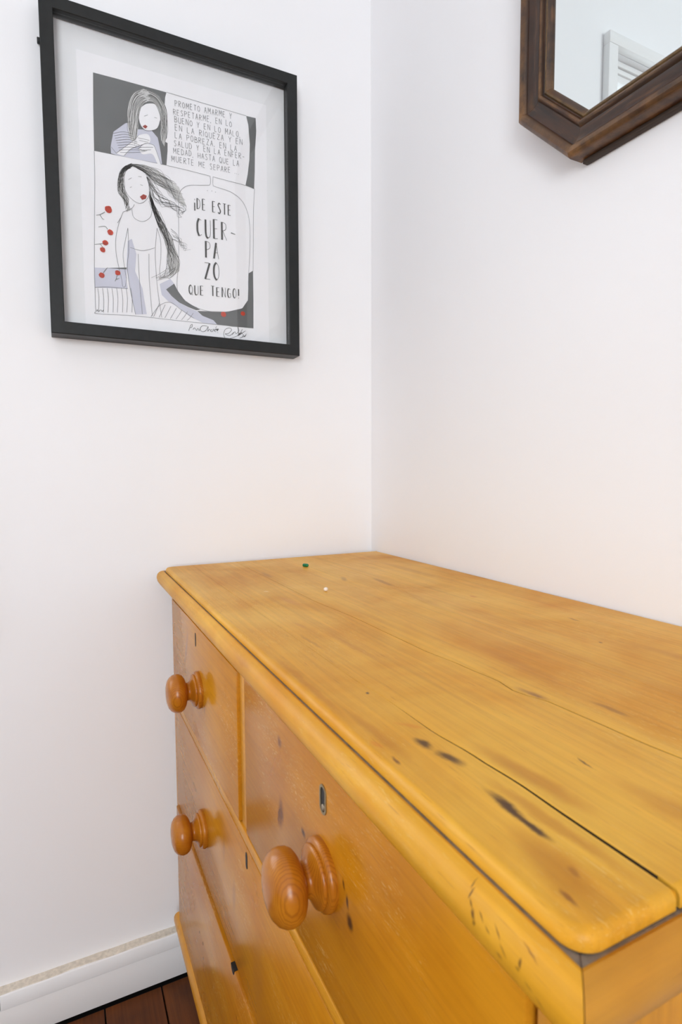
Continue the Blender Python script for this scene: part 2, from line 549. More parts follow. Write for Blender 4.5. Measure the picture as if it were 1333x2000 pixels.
DRAWER_BLOTS = [
    (0.6060, FB, 0.6600, 0.0075, 0.02, 0.0165, ry(10), RB, 0.95), (0.6010, FB, 0.6540, 0.0022, 0.02, 0.0100, ry(10), RB, 0.7),
    (0.6052, FB, 0.7257, 0.0062, 0.02, 0.0065, ry(0), RB, 0.85), (0.7425, FB, 0.6580, 0.0050, 0.02, 0.0060, ry(-10), DK, 0.92), (0.7390, FB, 0.6701, 0.0022, 0.02, 0.0060, ry(-18), DK, 0.9),
    (0.7330, FB, 0.6800, 0.0014, 0.02, 0.0050, ry(-18), DK, 0.85), (0.6600, FB, 0.6730, 0.0050, 0.02, 0.0042, ry(10), DK, 0.85),
    (0.1900, FB, 0.6950, 0.0080, 0.02, 0.0350, ry(28), (0.30, 0.12, 0.05), 0.55), (0.3093, FB, 0.6427, 0.0035, 0.02, 0.0080, ry(4), GR, 0.7),
    (0.0700, FB, 0.7150, 0.0100, 0.02, 0.0140, ry(15), (0.45, 0.15, 0.05), 0.5),
    (0.2700, FB, 0.2700, 0.0022, 0.02, 0.0030, R0, DK, 0.9), (0.2450, FB, 0.2700, 0.0020, 0.02, 0.0025, R0, RB, 0.8), (0.2700, FB, 0.2480, 0.0020, 0.02, 0.0028, R0, DK, 0.85),
    (0.5300, FB, 0.4450, 0.0200, 0.02, 0.0500, ry(10), (0.42, 0.17, 0.025), 0.45), (0.4400, FB, 0.4650, 0.0080, 0.02, 0.0250, ry(8), GR, 0.5),
    (0.3950, FB, 0.4950, 0.0060, 0.02, 0.0220, ry(5), GR, 0.4), (0.6500, FB, 0.5900, 0.0030, 0.02, 0.0060, ry(20), GR, 0.6),
    (0.4000, FB, 0.2050, 0.0350, 0.02, 0.0400, ry(0), (0.20, 0.07, 0.012), 0.45),  # dark patch paints in the floor's reflection on the bottom drawer
]
NY = -0.452
NOSE_BLOTS = [(x, NY, zz, rx, 0.006, rz_, ry(an), c_, k_) for x, zz, rx, rz_, an, c_, k_ in (
    (0.8862, 0.7900, 0.0006, 0.0024, -25, DK, 0.9), (0.8880, 0.7868, 0.0006, 0.0024, 15, DK, 0.9), (0.8898, 0.7840, 0.0007, 0.0022, -30, DK, 0.9),
    (0.8916, 0.7805, 0.0014, 0.0026, -8, DK, 0.92), (0.8926, 0.7775, 0.0014, 0.0016, 10, DK, 0.9), (0.8960, 0.7830, 0.0022, 0.0005, 50, DK, 0.85),
    (0.9000, 0.7806, 0.0020, 0.0005, 25, DK, 0.8), (0.9060, 0.7835, 0.0030, 0.0005, 35, DK, 0.8), (0.9105, 0.7800, 0.0026, 0.0005, 30, DK, 0.75),
    (0.9193, 0.7814, 0.0008, 0.0022, 10, DK, 0.8), (0.9180, 0.7790, 0.0012, 0.0006, 20, DK, 0.7), (0.9080, 0.7760, 0.0022, 0.0018, 20, RB, 0.7),
    (0.9240, 0.7765, 0.0026, 0.0005, 25, DK, 0.75), (0.9290, 0.7735, 0.0030, 0.0005, 40, DK, 0.7), (0.9150, 0.7705, 0.0036, 0.0007, 20, DK, 0.6),
    (0.9050, 0.7690, 0.0050, 0.0006, 12, RB, 0.7), (0.9220, 0.7870, 0.0050, 0.0005, 8, RB, 0.7),
    (0.40, 0.775, 0.05, 0.006, 0, (0.50, 0.19, 0.03), 0.4), (0.55, 0.785, 0.03, 0.004, 0, (0.42, 0.15, 0.02), 0.45), (0.80, 0.780, 0.03, 0.006, 0, (0.62, 0.24, 0.005), 0.5),
    (0.30, 0.780, 0.04, 0.004, 0, (0.62, 0.30, 0.05), 0.4), (0.70, 0.762, 0.002, 0.003, 0, DK, 0.7), (0.86, 0.757, 0.03, 0.002, 0, RB, 0.5))]
M_TOP = pine('aged_pine_top', 'x', (0.75, 0.400, 0.040), (0.58, 0.228, 0.004), TOP_BLOTS, 0.40, 0.46, 0.5, 0.31)
M_NOSE = pine('aged_pine_moulding', 'x', (0.73, 0.380, 0.028), (0.58, 0.225, 0.004), NOSE_BLOTS, 0.40, 0.5, 0.4, 0.31)
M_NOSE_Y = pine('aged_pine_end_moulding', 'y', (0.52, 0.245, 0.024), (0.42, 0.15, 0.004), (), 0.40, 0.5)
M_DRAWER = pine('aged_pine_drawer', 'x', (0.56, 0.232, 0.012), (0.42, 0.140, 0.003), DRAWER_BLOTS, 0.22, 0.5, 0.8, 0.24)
M_CASE = pine('aged_pine_case', 'z', (0.58, 0.255, 0.020), (0.48, 0.170, 0.006), (), 0.30, 0.5)
M_RAIL = pine('aged_pine_rail', 'x', (0.64, 0.30, 0.026), (0.54, 0.21, 0.008), (), 0.30, 0.5)
M_GRIME = plain('grey_dirt_in_groove', (0.21, 0.165, 0.125), 0.8, var=0.3, scale=160, bump_s=0.3)
M_JOINT = plain('joint_dirt_and_shade', (0.030, 0.014, 0.006), 0.9)  # dirt on the joint faces, also painting in the shade down the gaps
M_IRON = plain('black_keyhole', (0.010, 0.009, 0.008), 0.6)
M_BRASS = plain('tarnished_brass', (0.34, 0.27, 0.15), 0.40, 0.8, var=0.2, scale=300)
M_PIN = plain('worn_lock_pin', (0.45, 0.38, 0.28), 0.35, 0.9)


def knob_mat():
    m, nt, p = new_mat('turned_pine_knob')
    tc = node(nt, 'ShaderNodeTexCoord')
    v = tc.outputs['Object']
    w = node(nt, 'ShaderNodeTexWave', wave_type='BANDS', bands_direction='X')
    mp = node(nt, 'ShaderNodeMapping')
    mp.inputs['Rotation'].default_value = (0.25, 0.1, 0.35)
    nt.links.new(v, mp.inputs['Vector'])
    nt.links.new(mp.outputs[0], w.inputs['Vector'])
    w.inputs['Scale'].default_value = 170.0
    w.inputs['Distortion'].default_value = 1.6
    w.inputs['Detail'].default_value = 1.0
    w.inputs['Detail Scale'].default_value = 0.3
    n = noise(nt, v, 45.0, 3)
    c = mix(nt, remap(nt, n, 0.3, 0.7), (0.50, 0.185, 0.012), (0.36, 0.108, 0.006))
    c = mix(nt, remap(nt, w.outputs['Fac'], 0.55, 1.0, 0.0, 0.42), c, (0.19, 0.050, 0.004))
    nt.links.new(c, p.inputs['Base Color'])
    p.inputs['Specular IOR Level'].default_value = 0.36
    p.inputs['Roughness'].default_value = 0.25
    p.inputs['IOR'].default_value = 1.5
    return m


M_KNOB = knob_mat()

chest = thing('chest_of_drawers', 'honey-coloured old pine chest of drawers with round turned knobs, in the corner', 'chest of drawers', CH)

H, XL, XR, D, YB = 0.7985, 0.0278, 0.9361, 0.4416, -0.004
RC = 0.0115                                                  # rounded corner of the raised top


def front_edge(x):
    if x < XL + RC:
        t = XL + RC - x
        return -D + RC - math.sqrt(max(RC * RC - t * t, 0))
    if x > XR - RC:
        t = x - (XR - RC)
        return -D + RC - math.sqrt(max(RC * RC - t * t, 0))
    return -D


def poly(pts):
    def f(x):
        if x <= pts[0][0]:
            return pts[0][1]
        for (a, b), (c, d) in zip(pts, pts[1:]):
            if x <= c:
                t = (x - a) / (c - a)
                t = t * t * (3 - 2 * t)
                return b + (d - b) * t
        return pts[-1][1]
    return f


S1 = poly([(0.0, -0.3935), (0.5985, -0.3942), (0.6688, -0.3944), (0.7117, -0.3916), (0.7741, -0.392), (0.8147, -0.3885), (0.8517, -0.3864), (0.877, -0.3868), (0.9361, -0.3865)])
S2 = poly([(0.0, -0.312), (0.3753, -0.3112), (0.518, -0.3026), (0.6275, -0.3009), (0.688, -0.2954), (0.7263, -0.2925), (0.748, -0.2960), (0.7805, -0.2876), (0.8299, -0.2854), (0.9361, -0.2750)])
S3 = poly([(0.0, -0.1466), (0.2052, -0.1603), (0.3452, -0.1651), (0.4988, -0.1900), (0.9361, -0.196)])


def lin(a, b, xa=0.1, xb=0.9361):
    return lambda x: a + (b - a) * min(max((x - xa) / (xb - xa), 0), 1)


def plank_top(lo, hi, glo, ghi, front=False, back=False):
    """one board of the top between two long joints, with softened edges"""
    xs = [XL + (XR - XL) * i / 96 for i in range(97)]
    if front:
        xs = sorted(set([a for a in xs if XL + RC * 1.05 < a < XR - RC * 1.05] + [XL + RC * (1 - math.cos(math.pi / 2 * i / 8)) for i in range(9)] + [XR - RC * (1 - math.cos(math.pi / 2 * i / 8)) for i in range(9)]))
        xs = [a for a, b in zip(xs, xs[1:] + [9.0]) if b - a > 1e-4]
    lower = [(x, (front_edge(x) if front else lo(x) + glo(x)), 0.0045 if front else 0.0003) for x in xs]
    upper = [(x, (YB if back else hi(x) - ghi(x)), 0.003 if back else 0.0003) for x in reversed(xs)]
    loop = lower + upper
    pts, n = [Vector((a, b)) for a, b, _ in loop], len(loop)
    nrm = []
    for i in range(n):
        a, b = pts[i - 1], pts[(i + 1) % n]
        t = (b - a).normalized()
        nrm.append(Vector((-t.y, t.x)))
    ins = [c for _, _, c in loop]
    for i in range(n):                                       # outer short ends are rounded like the front
        if abs(pts[i].x - XL) < 1e-5 or abs(pts[i].x - XR) < 1e-5:
            ins[i] = 0.0035
    V, F = [], []
    rings = [(0.0, -9.0), (0.0, -1.0), (0.12, -0.58), (0.32, -0.28), (0.60, -0.08), (1.0, 0.0), (1.15, 0.0)]
    for k, dz in rings:
        for i in range(n):
            q = pts[i] + nrm[i] * (ins[i] * k)
            zz = H - 0.0078 if dz == -9.0 else H + dz * ins[i]
            e = 0.0035 * k if k > 0 else 0.0
            V.append((min(max(q.x, XL + e), XR - e), q.y, zz))
    for r in range(len(rings) - 1):
        for i in range(n):
            j = (i + 1) % n
            F.append((r * n + i, r * n + j, (r + 1) * n + j, (r + 1) * n + i))
    base, nl = (len(rings) - 1) * n, len(lower)
    F += [(base + i, base + i + 1, base + n - 2 - i, base + n - 1 - i) for i in range(nl - 1)]
    joint = [1 if r == 0 and ins[i] < 0.001 and ins[(i + 1) % n] < 0.001 else 0 for r in range(len(rings) - 1) for i in range(n)] + [0] * (nl - 1)
    o = mesh('top_plank', V, F, [M_TOP, M_JOINT], chest, True, 50, joint)
    for q in o.data.polygons[len(F) - nl + 1:]:
        q.use_smooth = False
    return o


plank_top(None, S1, None, lin(0.00012, 0.0012, 0.72), front=True)
plank_top(S1, S2, lin(0.00012, 0.0012, 0.72), lin(0.00022, 0.00050))
plank_top(S2, S3, lin(0.00022, 0.00050), lin(0.00012, 0.00006, 0.1, 0.6))
plank_top(S3, None, lin(0.00012, 0.00006, 0.1, 0.6), None, back=True)
box('sub_top', XL + 0.0080, XR - 0.0080, -D + 0.0080, YB - 0.001, 0.765, H - 0.0083, M_GAP, chest)

# moulding round the top edge: groove full of grey dirt, round nose, cove below
NOSE = [(-0.0075, 0.7895), (-0.0006, 0.7902), (0.0016, 0.7906), (0.0034, 0.7914), (0.0062, 0.7905), (0.0090, 0.7885), (0.0112, 0.7855), (0.0125, 0.7815),
        (0.0128, 0.7775), (0.0116, 0.7720), (0.0086, 0.7670), (0.0045, 0.7625), (0.0000, 0.7570), (-0.0035, 0.7525), (-0.0050, 0.7500), (-0.0250, 0.7500), (-0.0250, 0.7640), (-0.0076, 0.7640)]


def moulding(name, sec_a, sec_b, mat, steps=1, profile=NOSE, grime=(0, 1)):
    secs = []
    for k in range(steps + 1):
        t = k / steps
        secs.append([tuple(Vector(a).lerp(Vector(b), t)) for a, b in zip(sec_a, sec_b)])
    v, f = sweep(secs)
    n = len(profile)
    idx = [1 if (i % n) in grime and i < n * steps else 0 for i in range(len(f))]
    return mesh(name, v, f, [mat, M_GRIME], chest, True, 38, idx)


g = 0.00025
fl = [(XL - t + g, -D - t, zz) for t, zz in NOSE]
fr = [(XR + t - g, -D - t, zz) for t, zz in NOSE]
moulding('top_moulding', fl, fr, M_NOSE, 24)
moulding('top_moulding', [(XL - t, -D - t + g, zz) for t, zz in NOSE], [(XL - t, YB, zz) for t, zz in NOSE], M_NOSE_Y, 8)
moulding('top_moulding', [(XR + t, -D - t + g, zz) for t, zz in NOSE], [(XR + t, YB, zz) for t, zz in NOSE], M_NOSE_Y, 8)

# case
CL, CR, ZB, FY = 0.046, 0.925, 0.130, -0.434
box('side_panel', CL, CL + 0.020, FY, -0.012, ZB, 0.7565, M_CASE, chest, 0.0015)
box('side_panel', CR - 0.0165, CR, FY, -0.012, ZB, 0.7565, M_CASE, chest, 0.0015)
box('back_panel', CL + 0.0205, CR - 0.017, -0.020, -0.012, ZB, 0.756, M_CASE, chest)
box('bottom_panel', CL + 0.0205, CR - 0.017, -0.420, -0.0205, ZB + 0.002, ZB + 0.014, M_CASE, chest)
box('drawer_rail', CL + 0.0205, CR - 0.017, FY - 0.002, -0.38, 0.5605, 0.5735, M_RAIL, chest, 0.001)
box('drawer_rail', CL + 0.0205, CR - 0.017, FY + 0.008, -0.38, 0.3742, 0.3780, M_RAIL, chest, 0.001)
box('drawer_rail', CL + 0.0205, CR - 0.017, FY + 0.003, -0.38, 0.1445, 0.1560, M_RAIL, chest, 0.001)
box('drawer_divider', 0.4735, 0.4945, FY, -0.38, 0.5740, 0.7490, M_RAIL, chest, 0.001)
BM = [(0.0, 0.128), (0.0075, 0.128), (0.0090, 0.133), (0.0088, 0.141), (0.0070, 0.147), (0.0035, 0.1525), (0.0, 0.1555)]
FYM = FY - 0.0005
moulding('base_moulding', [(CL - 0.0005 - t, FYM - t, q) for t, q in BM], [(CR + 0.0005 + t, FYM - t, q) for t, q in BM], M_RAIL, 8, BM, ())
moulding('base_moulding', [(CL - 0.0005 - t, FYM - t + g, q) for t, q in BM], [(CL - 0.0005 - t, -0.02, q) for t, q in BM], M_CASE, 4, BM, ())
moulding('base_moulding', [(CR + 0.0005 + t, FYM - t + g, q) for t, q in BM], [(CR + 0.0005 + t, -0.02, q) for t, q in BM], M_CASE, 4, BM, ())
FOOT = [(0.0, 0.018), (0.004, 0.026), (0.030, 0.040), (0.055, 0.046), (0.080, 0.041), (0.096, 0.028), (0.102, 0.026), (0.106, 0.034), (0.1275, 0.036)]
v, f = lathe_data((0, 0, 0), (0, 0, 1), FOOT, 32)
foot_me = None
for fx, fy in ((CL + 0.085, FY + 0.065), (CR - 0.085, FY + 0.065), (CL + 0.085, -0.085), (CR - 0.085, -0.085)):
    if foot_me is None:
        o = mesh('bun_foot', [(a + CH[0], b + CH[1], c) for a, b, c in v], f, M_KNOB, chest, True, 50)
        foot_me = o.data
    else:
        o = link('bun_foot', foot_me, chest)
    o.location = (fx - CH[0], fy - CH[1], 0)

KNOB = [(0.0, 0.0255), (0.0030, 0.0262), (0.0056, 0.0254), (0.0066, 0.0230), (0.0070, 0.0221), (0.0080, 0.0226), (0.0096, 0.0220), (0.0106, 0.0200), (0.0118, 0.0168),
        (0.0135, 0.0140), (0.0155, 0.0125), (0.0175, 0.0121), (0.0188, 0.0132), (0.0200, 0.0165), (0.0214, 0.0203), (0.0238, 0.0238), (0.0275, 0.0259), (0.0318, 0.0264),
        (0.0358, 0.0256), (0.0398, 0.0232), (0.0430, 0.0190), (0.0449, 0.0130), (0.0457, 0.0065), (0.0459, 0.0015)]
kv, kf = lathe_data((0, 0, 0), (0, -1, 0), KNOB, 48)
knob_mesh = None


def knob(drawer, x, yy, zz, turn):
    global knob_mesh
    if knob_mesh is None:
        o = mesh('knob', [(a + CH[0], b + CH[1], c) for a, b, c in kv], kf, M_KNOB, drawer, True, 60)
        knob_mesh = o.data
    else:
        o = link('knob', knob_mesh, drawer)
    o.location = (x - CH[0], yy - CH[1], zz)
    o.rotation_euler = (0, turn, 0)
    return o


def stadium(cx, cz, w, h, n=10):
    r = w / 2
    out = []
    for i in range(n + 1):
        t = math.pi * i / n
        out.append((cx + r * math.cos(t), cz + h / 2 - r + r * math.sin(t)))
    for i in range(n + 1):
        t = math.pi + math.pi * i / n
        out.append((cx + r * math.cos(t), cz - h / 2 + r + r * math.sin(t)))
    return out


def plate(name, outline, y0, y1, mat, parent):
    n = len(outline)
    V = [(a, y0, b) for a, b in outline] + [(a, y1, b) for a, b in outline]
    F = [tuple(range(n)), tuple(range(n, 2 * n))] + [(i, (i + 1) % n, n + (i + 1) % n, n + i) for i in range(n)]
    return mesh(name, V, F, mat, parent)


def ring(name, outer, inner, y0, y1, mat, parent):
    n = len(outer)
    V = [(a, y0, b) for a, b in outer] + [(a, y1, b) for a, b in outer] + [(a, y1, b) for a, b in inner] + [(a, y0, b) for a, b in inner]
    F = []
    for i in range(n):
        j = (i + 1) % n
        for k in range(4):
            m = (k + 1) % 4
            F.append((k * n + i, k * n + j, m * n + j, m * n + i))
    return mesh(name, V, F, mat, parent, True, 40)


def drawer(x0, x1, z0, z1, yf):
    return box('drawer', x0, x1, yf, yf + 0.020, z0, z1, M_DRAWER, chest, 0.0016)


d1 = drawer(0.0675, 0.4715, 0.5750, 0.7480, -0.4375)
knob(d1, 0.2790, -0.4375, 0.6600, 0.3)
plate('keyhole', stadium(0.2600, 0.7270, 0.0052, 0.0200), -0.4379, -0.4370, M_IRON, d1)
d2 = drawer(0.4955, 0.9045, 0.5750, 0.7485, -0.4360)
knob(d2, 0.7000, -0.4360, 0.6660, 0.0)
KX, KZ = 0.7000, 0.7235
ring('escutcheon', stadium(KX, KZ, 0.0112, 0.0228), stadium(KX, KZ, 0.0076, 0.0190), -0.4356, -0.4368, M_BRASS, d2)
plate('keyhole', stadium(KX, KZ, 0.0082, 0.0196), -0.4356, -0.4362, M_IRON, d2)
v, f = lathe_data((KX + 0.0006, -0.4362, KZ - 0.0058), (0, -1, 0), [(0, 0.0026), (0.0006, 0.0025), (0.0010, 0.0016), (0.0011, 0.0003)], 14)
mesh('lock_pin', v, f, M_PIN, d2, True, 50)
d3 = drawer(0.0675, 0.9075, 0.3785, 0.5590, -0.4360)
knob(d3, 0.2810, -0.4360, 0.4550, 1.1)
knob(d3, 0.7000, -0.4360, 0.4550, 2.0)
plate('keyhole', stadium(0.4955, 0.5440, 0.0060, 0.0185), -0.4364, -0.4355, M_IRON, d3)
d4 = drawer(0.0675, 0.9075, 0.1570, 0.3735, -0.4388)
plate('lock_mortise', [(0.4310, 0.3738), (0.4330, 0.3690), (0.4372, 0.3662), (0.4418, 0.3668), (0.4446, 0.3700), (0.4450, 0.3738)], -0.4392, -0.4300, M_IRON, d4)

# ------------------------------------------------------------------ framed print
M_BLACK = plain('black_painted_frame', (0.013, 0.014, 0.014), 0.42, 0.0, 0.32, var=0.15, scale=90)
M_MAT = plain('white_mount_board', (0.84, 0.845, 0.86), 0.9, var=0.02)
M_PAPER = plain('white_paper', (0.91, 0.905, 0.93), 0.8, var=0.01)
M_GREY = plain('grey_ink', (0.135, 0.14, 0.14), 0.8, var=0.05)
M_LAV = plain('pale_lavender_ink', (0.62, 0.63, 0.73), 0.8, var=0.03)
M_LINE = plain('fine_pencil_line', (0.16, 0.16, 0.165), 0.8, var=0.1)
M_DARK = plain('dark_brush_ink', (0.055, 0.052, 0.048), 0.8, var=0.1)
M_HAIRBASE = plain('pale_grey_wash', (0.60, 0.60, 0.59), 0.8, var=0.1)
M_RED = plain('red_ink', (0.55, 0.055, 0.025), 0.8, var=0.25, scale=400)
M_LIP = plain('dark_red_ink', (0.33, 0.05, 0.035), 0.8, var=0.2)
M_STEM = plain('stem_ink', (0.16, 0.18, 0.15), 0.8)

FY0, FY1, FZ0, FZ1, FX = -0.609, -0.179, 1.1927, 1.7108, 0.036
pf = thing('framed_print', 'black box frame holding a white comic print with speech bubbles, on the left wall', 'picture',
           (0.0, (FY0 + FY1) / 2, FZ0))
RAIL = [(0.0, 0.0012), (0.0, FX - 0.0012), (0.0012, FX), (0.0190, FX), (0.0200, FX - 0.0010), (0.0200, 0.0165), (0.0170, 0.0120), (0.0120, 0.0012)]


def fpt(side, end, q):
    i, x = q
    yl, yr, zb, zt = FY0 + i, FY1 - i, FZ0 + i, FZ1 - i
    return {'b': [(x, yl, zb), (x, yr, zb)], 't': [(x, yl, zt), (x, yr, zt)], 'l': [(x, yl, zb), (x, yl, zt)], 'r': [(x, yr, zb), (x, yr, zt)]}[side][end]


for s in 'btlr':
    v, f = sweep([[fpt(s, 0, q) for q in RAIL], [fpt(s, 1, q) for q in RAIL]])
    mesh('frame_rail', v, f, M_BLACK, pf, True, 30)
box('mount_board', 0.0105, 0.0140, FY0 + 0.0150, FY1 - 0.0150, FZ0 + 0.0150, FZ1 - 0.0150, M_MAT, pf)
box('glass_pane', 0.0270, 0.0285, FY0 + 0.0201, FY1 - 0.0201, FZ0 + 0.0201, FZ1 - 0.0201, M_GLASS, pf)
v, f = box_data(0.004, 0.012, FY0 - 0.004, FY0 + 0.001, 1.650, 1.657, 0.001)
mesh('hanging_clip', v, f, M_BLACK, pf, True)
PA, PB, PX = -0.5610, 1.2050, 0.0142
paper = box('art_print', PX - 0.0001, PX + 0.0004, PA + 0.004, PA + 0.327, PB + 0.0030, PB + 0.4490, M_PAPER, pf)
PX += 0.0004

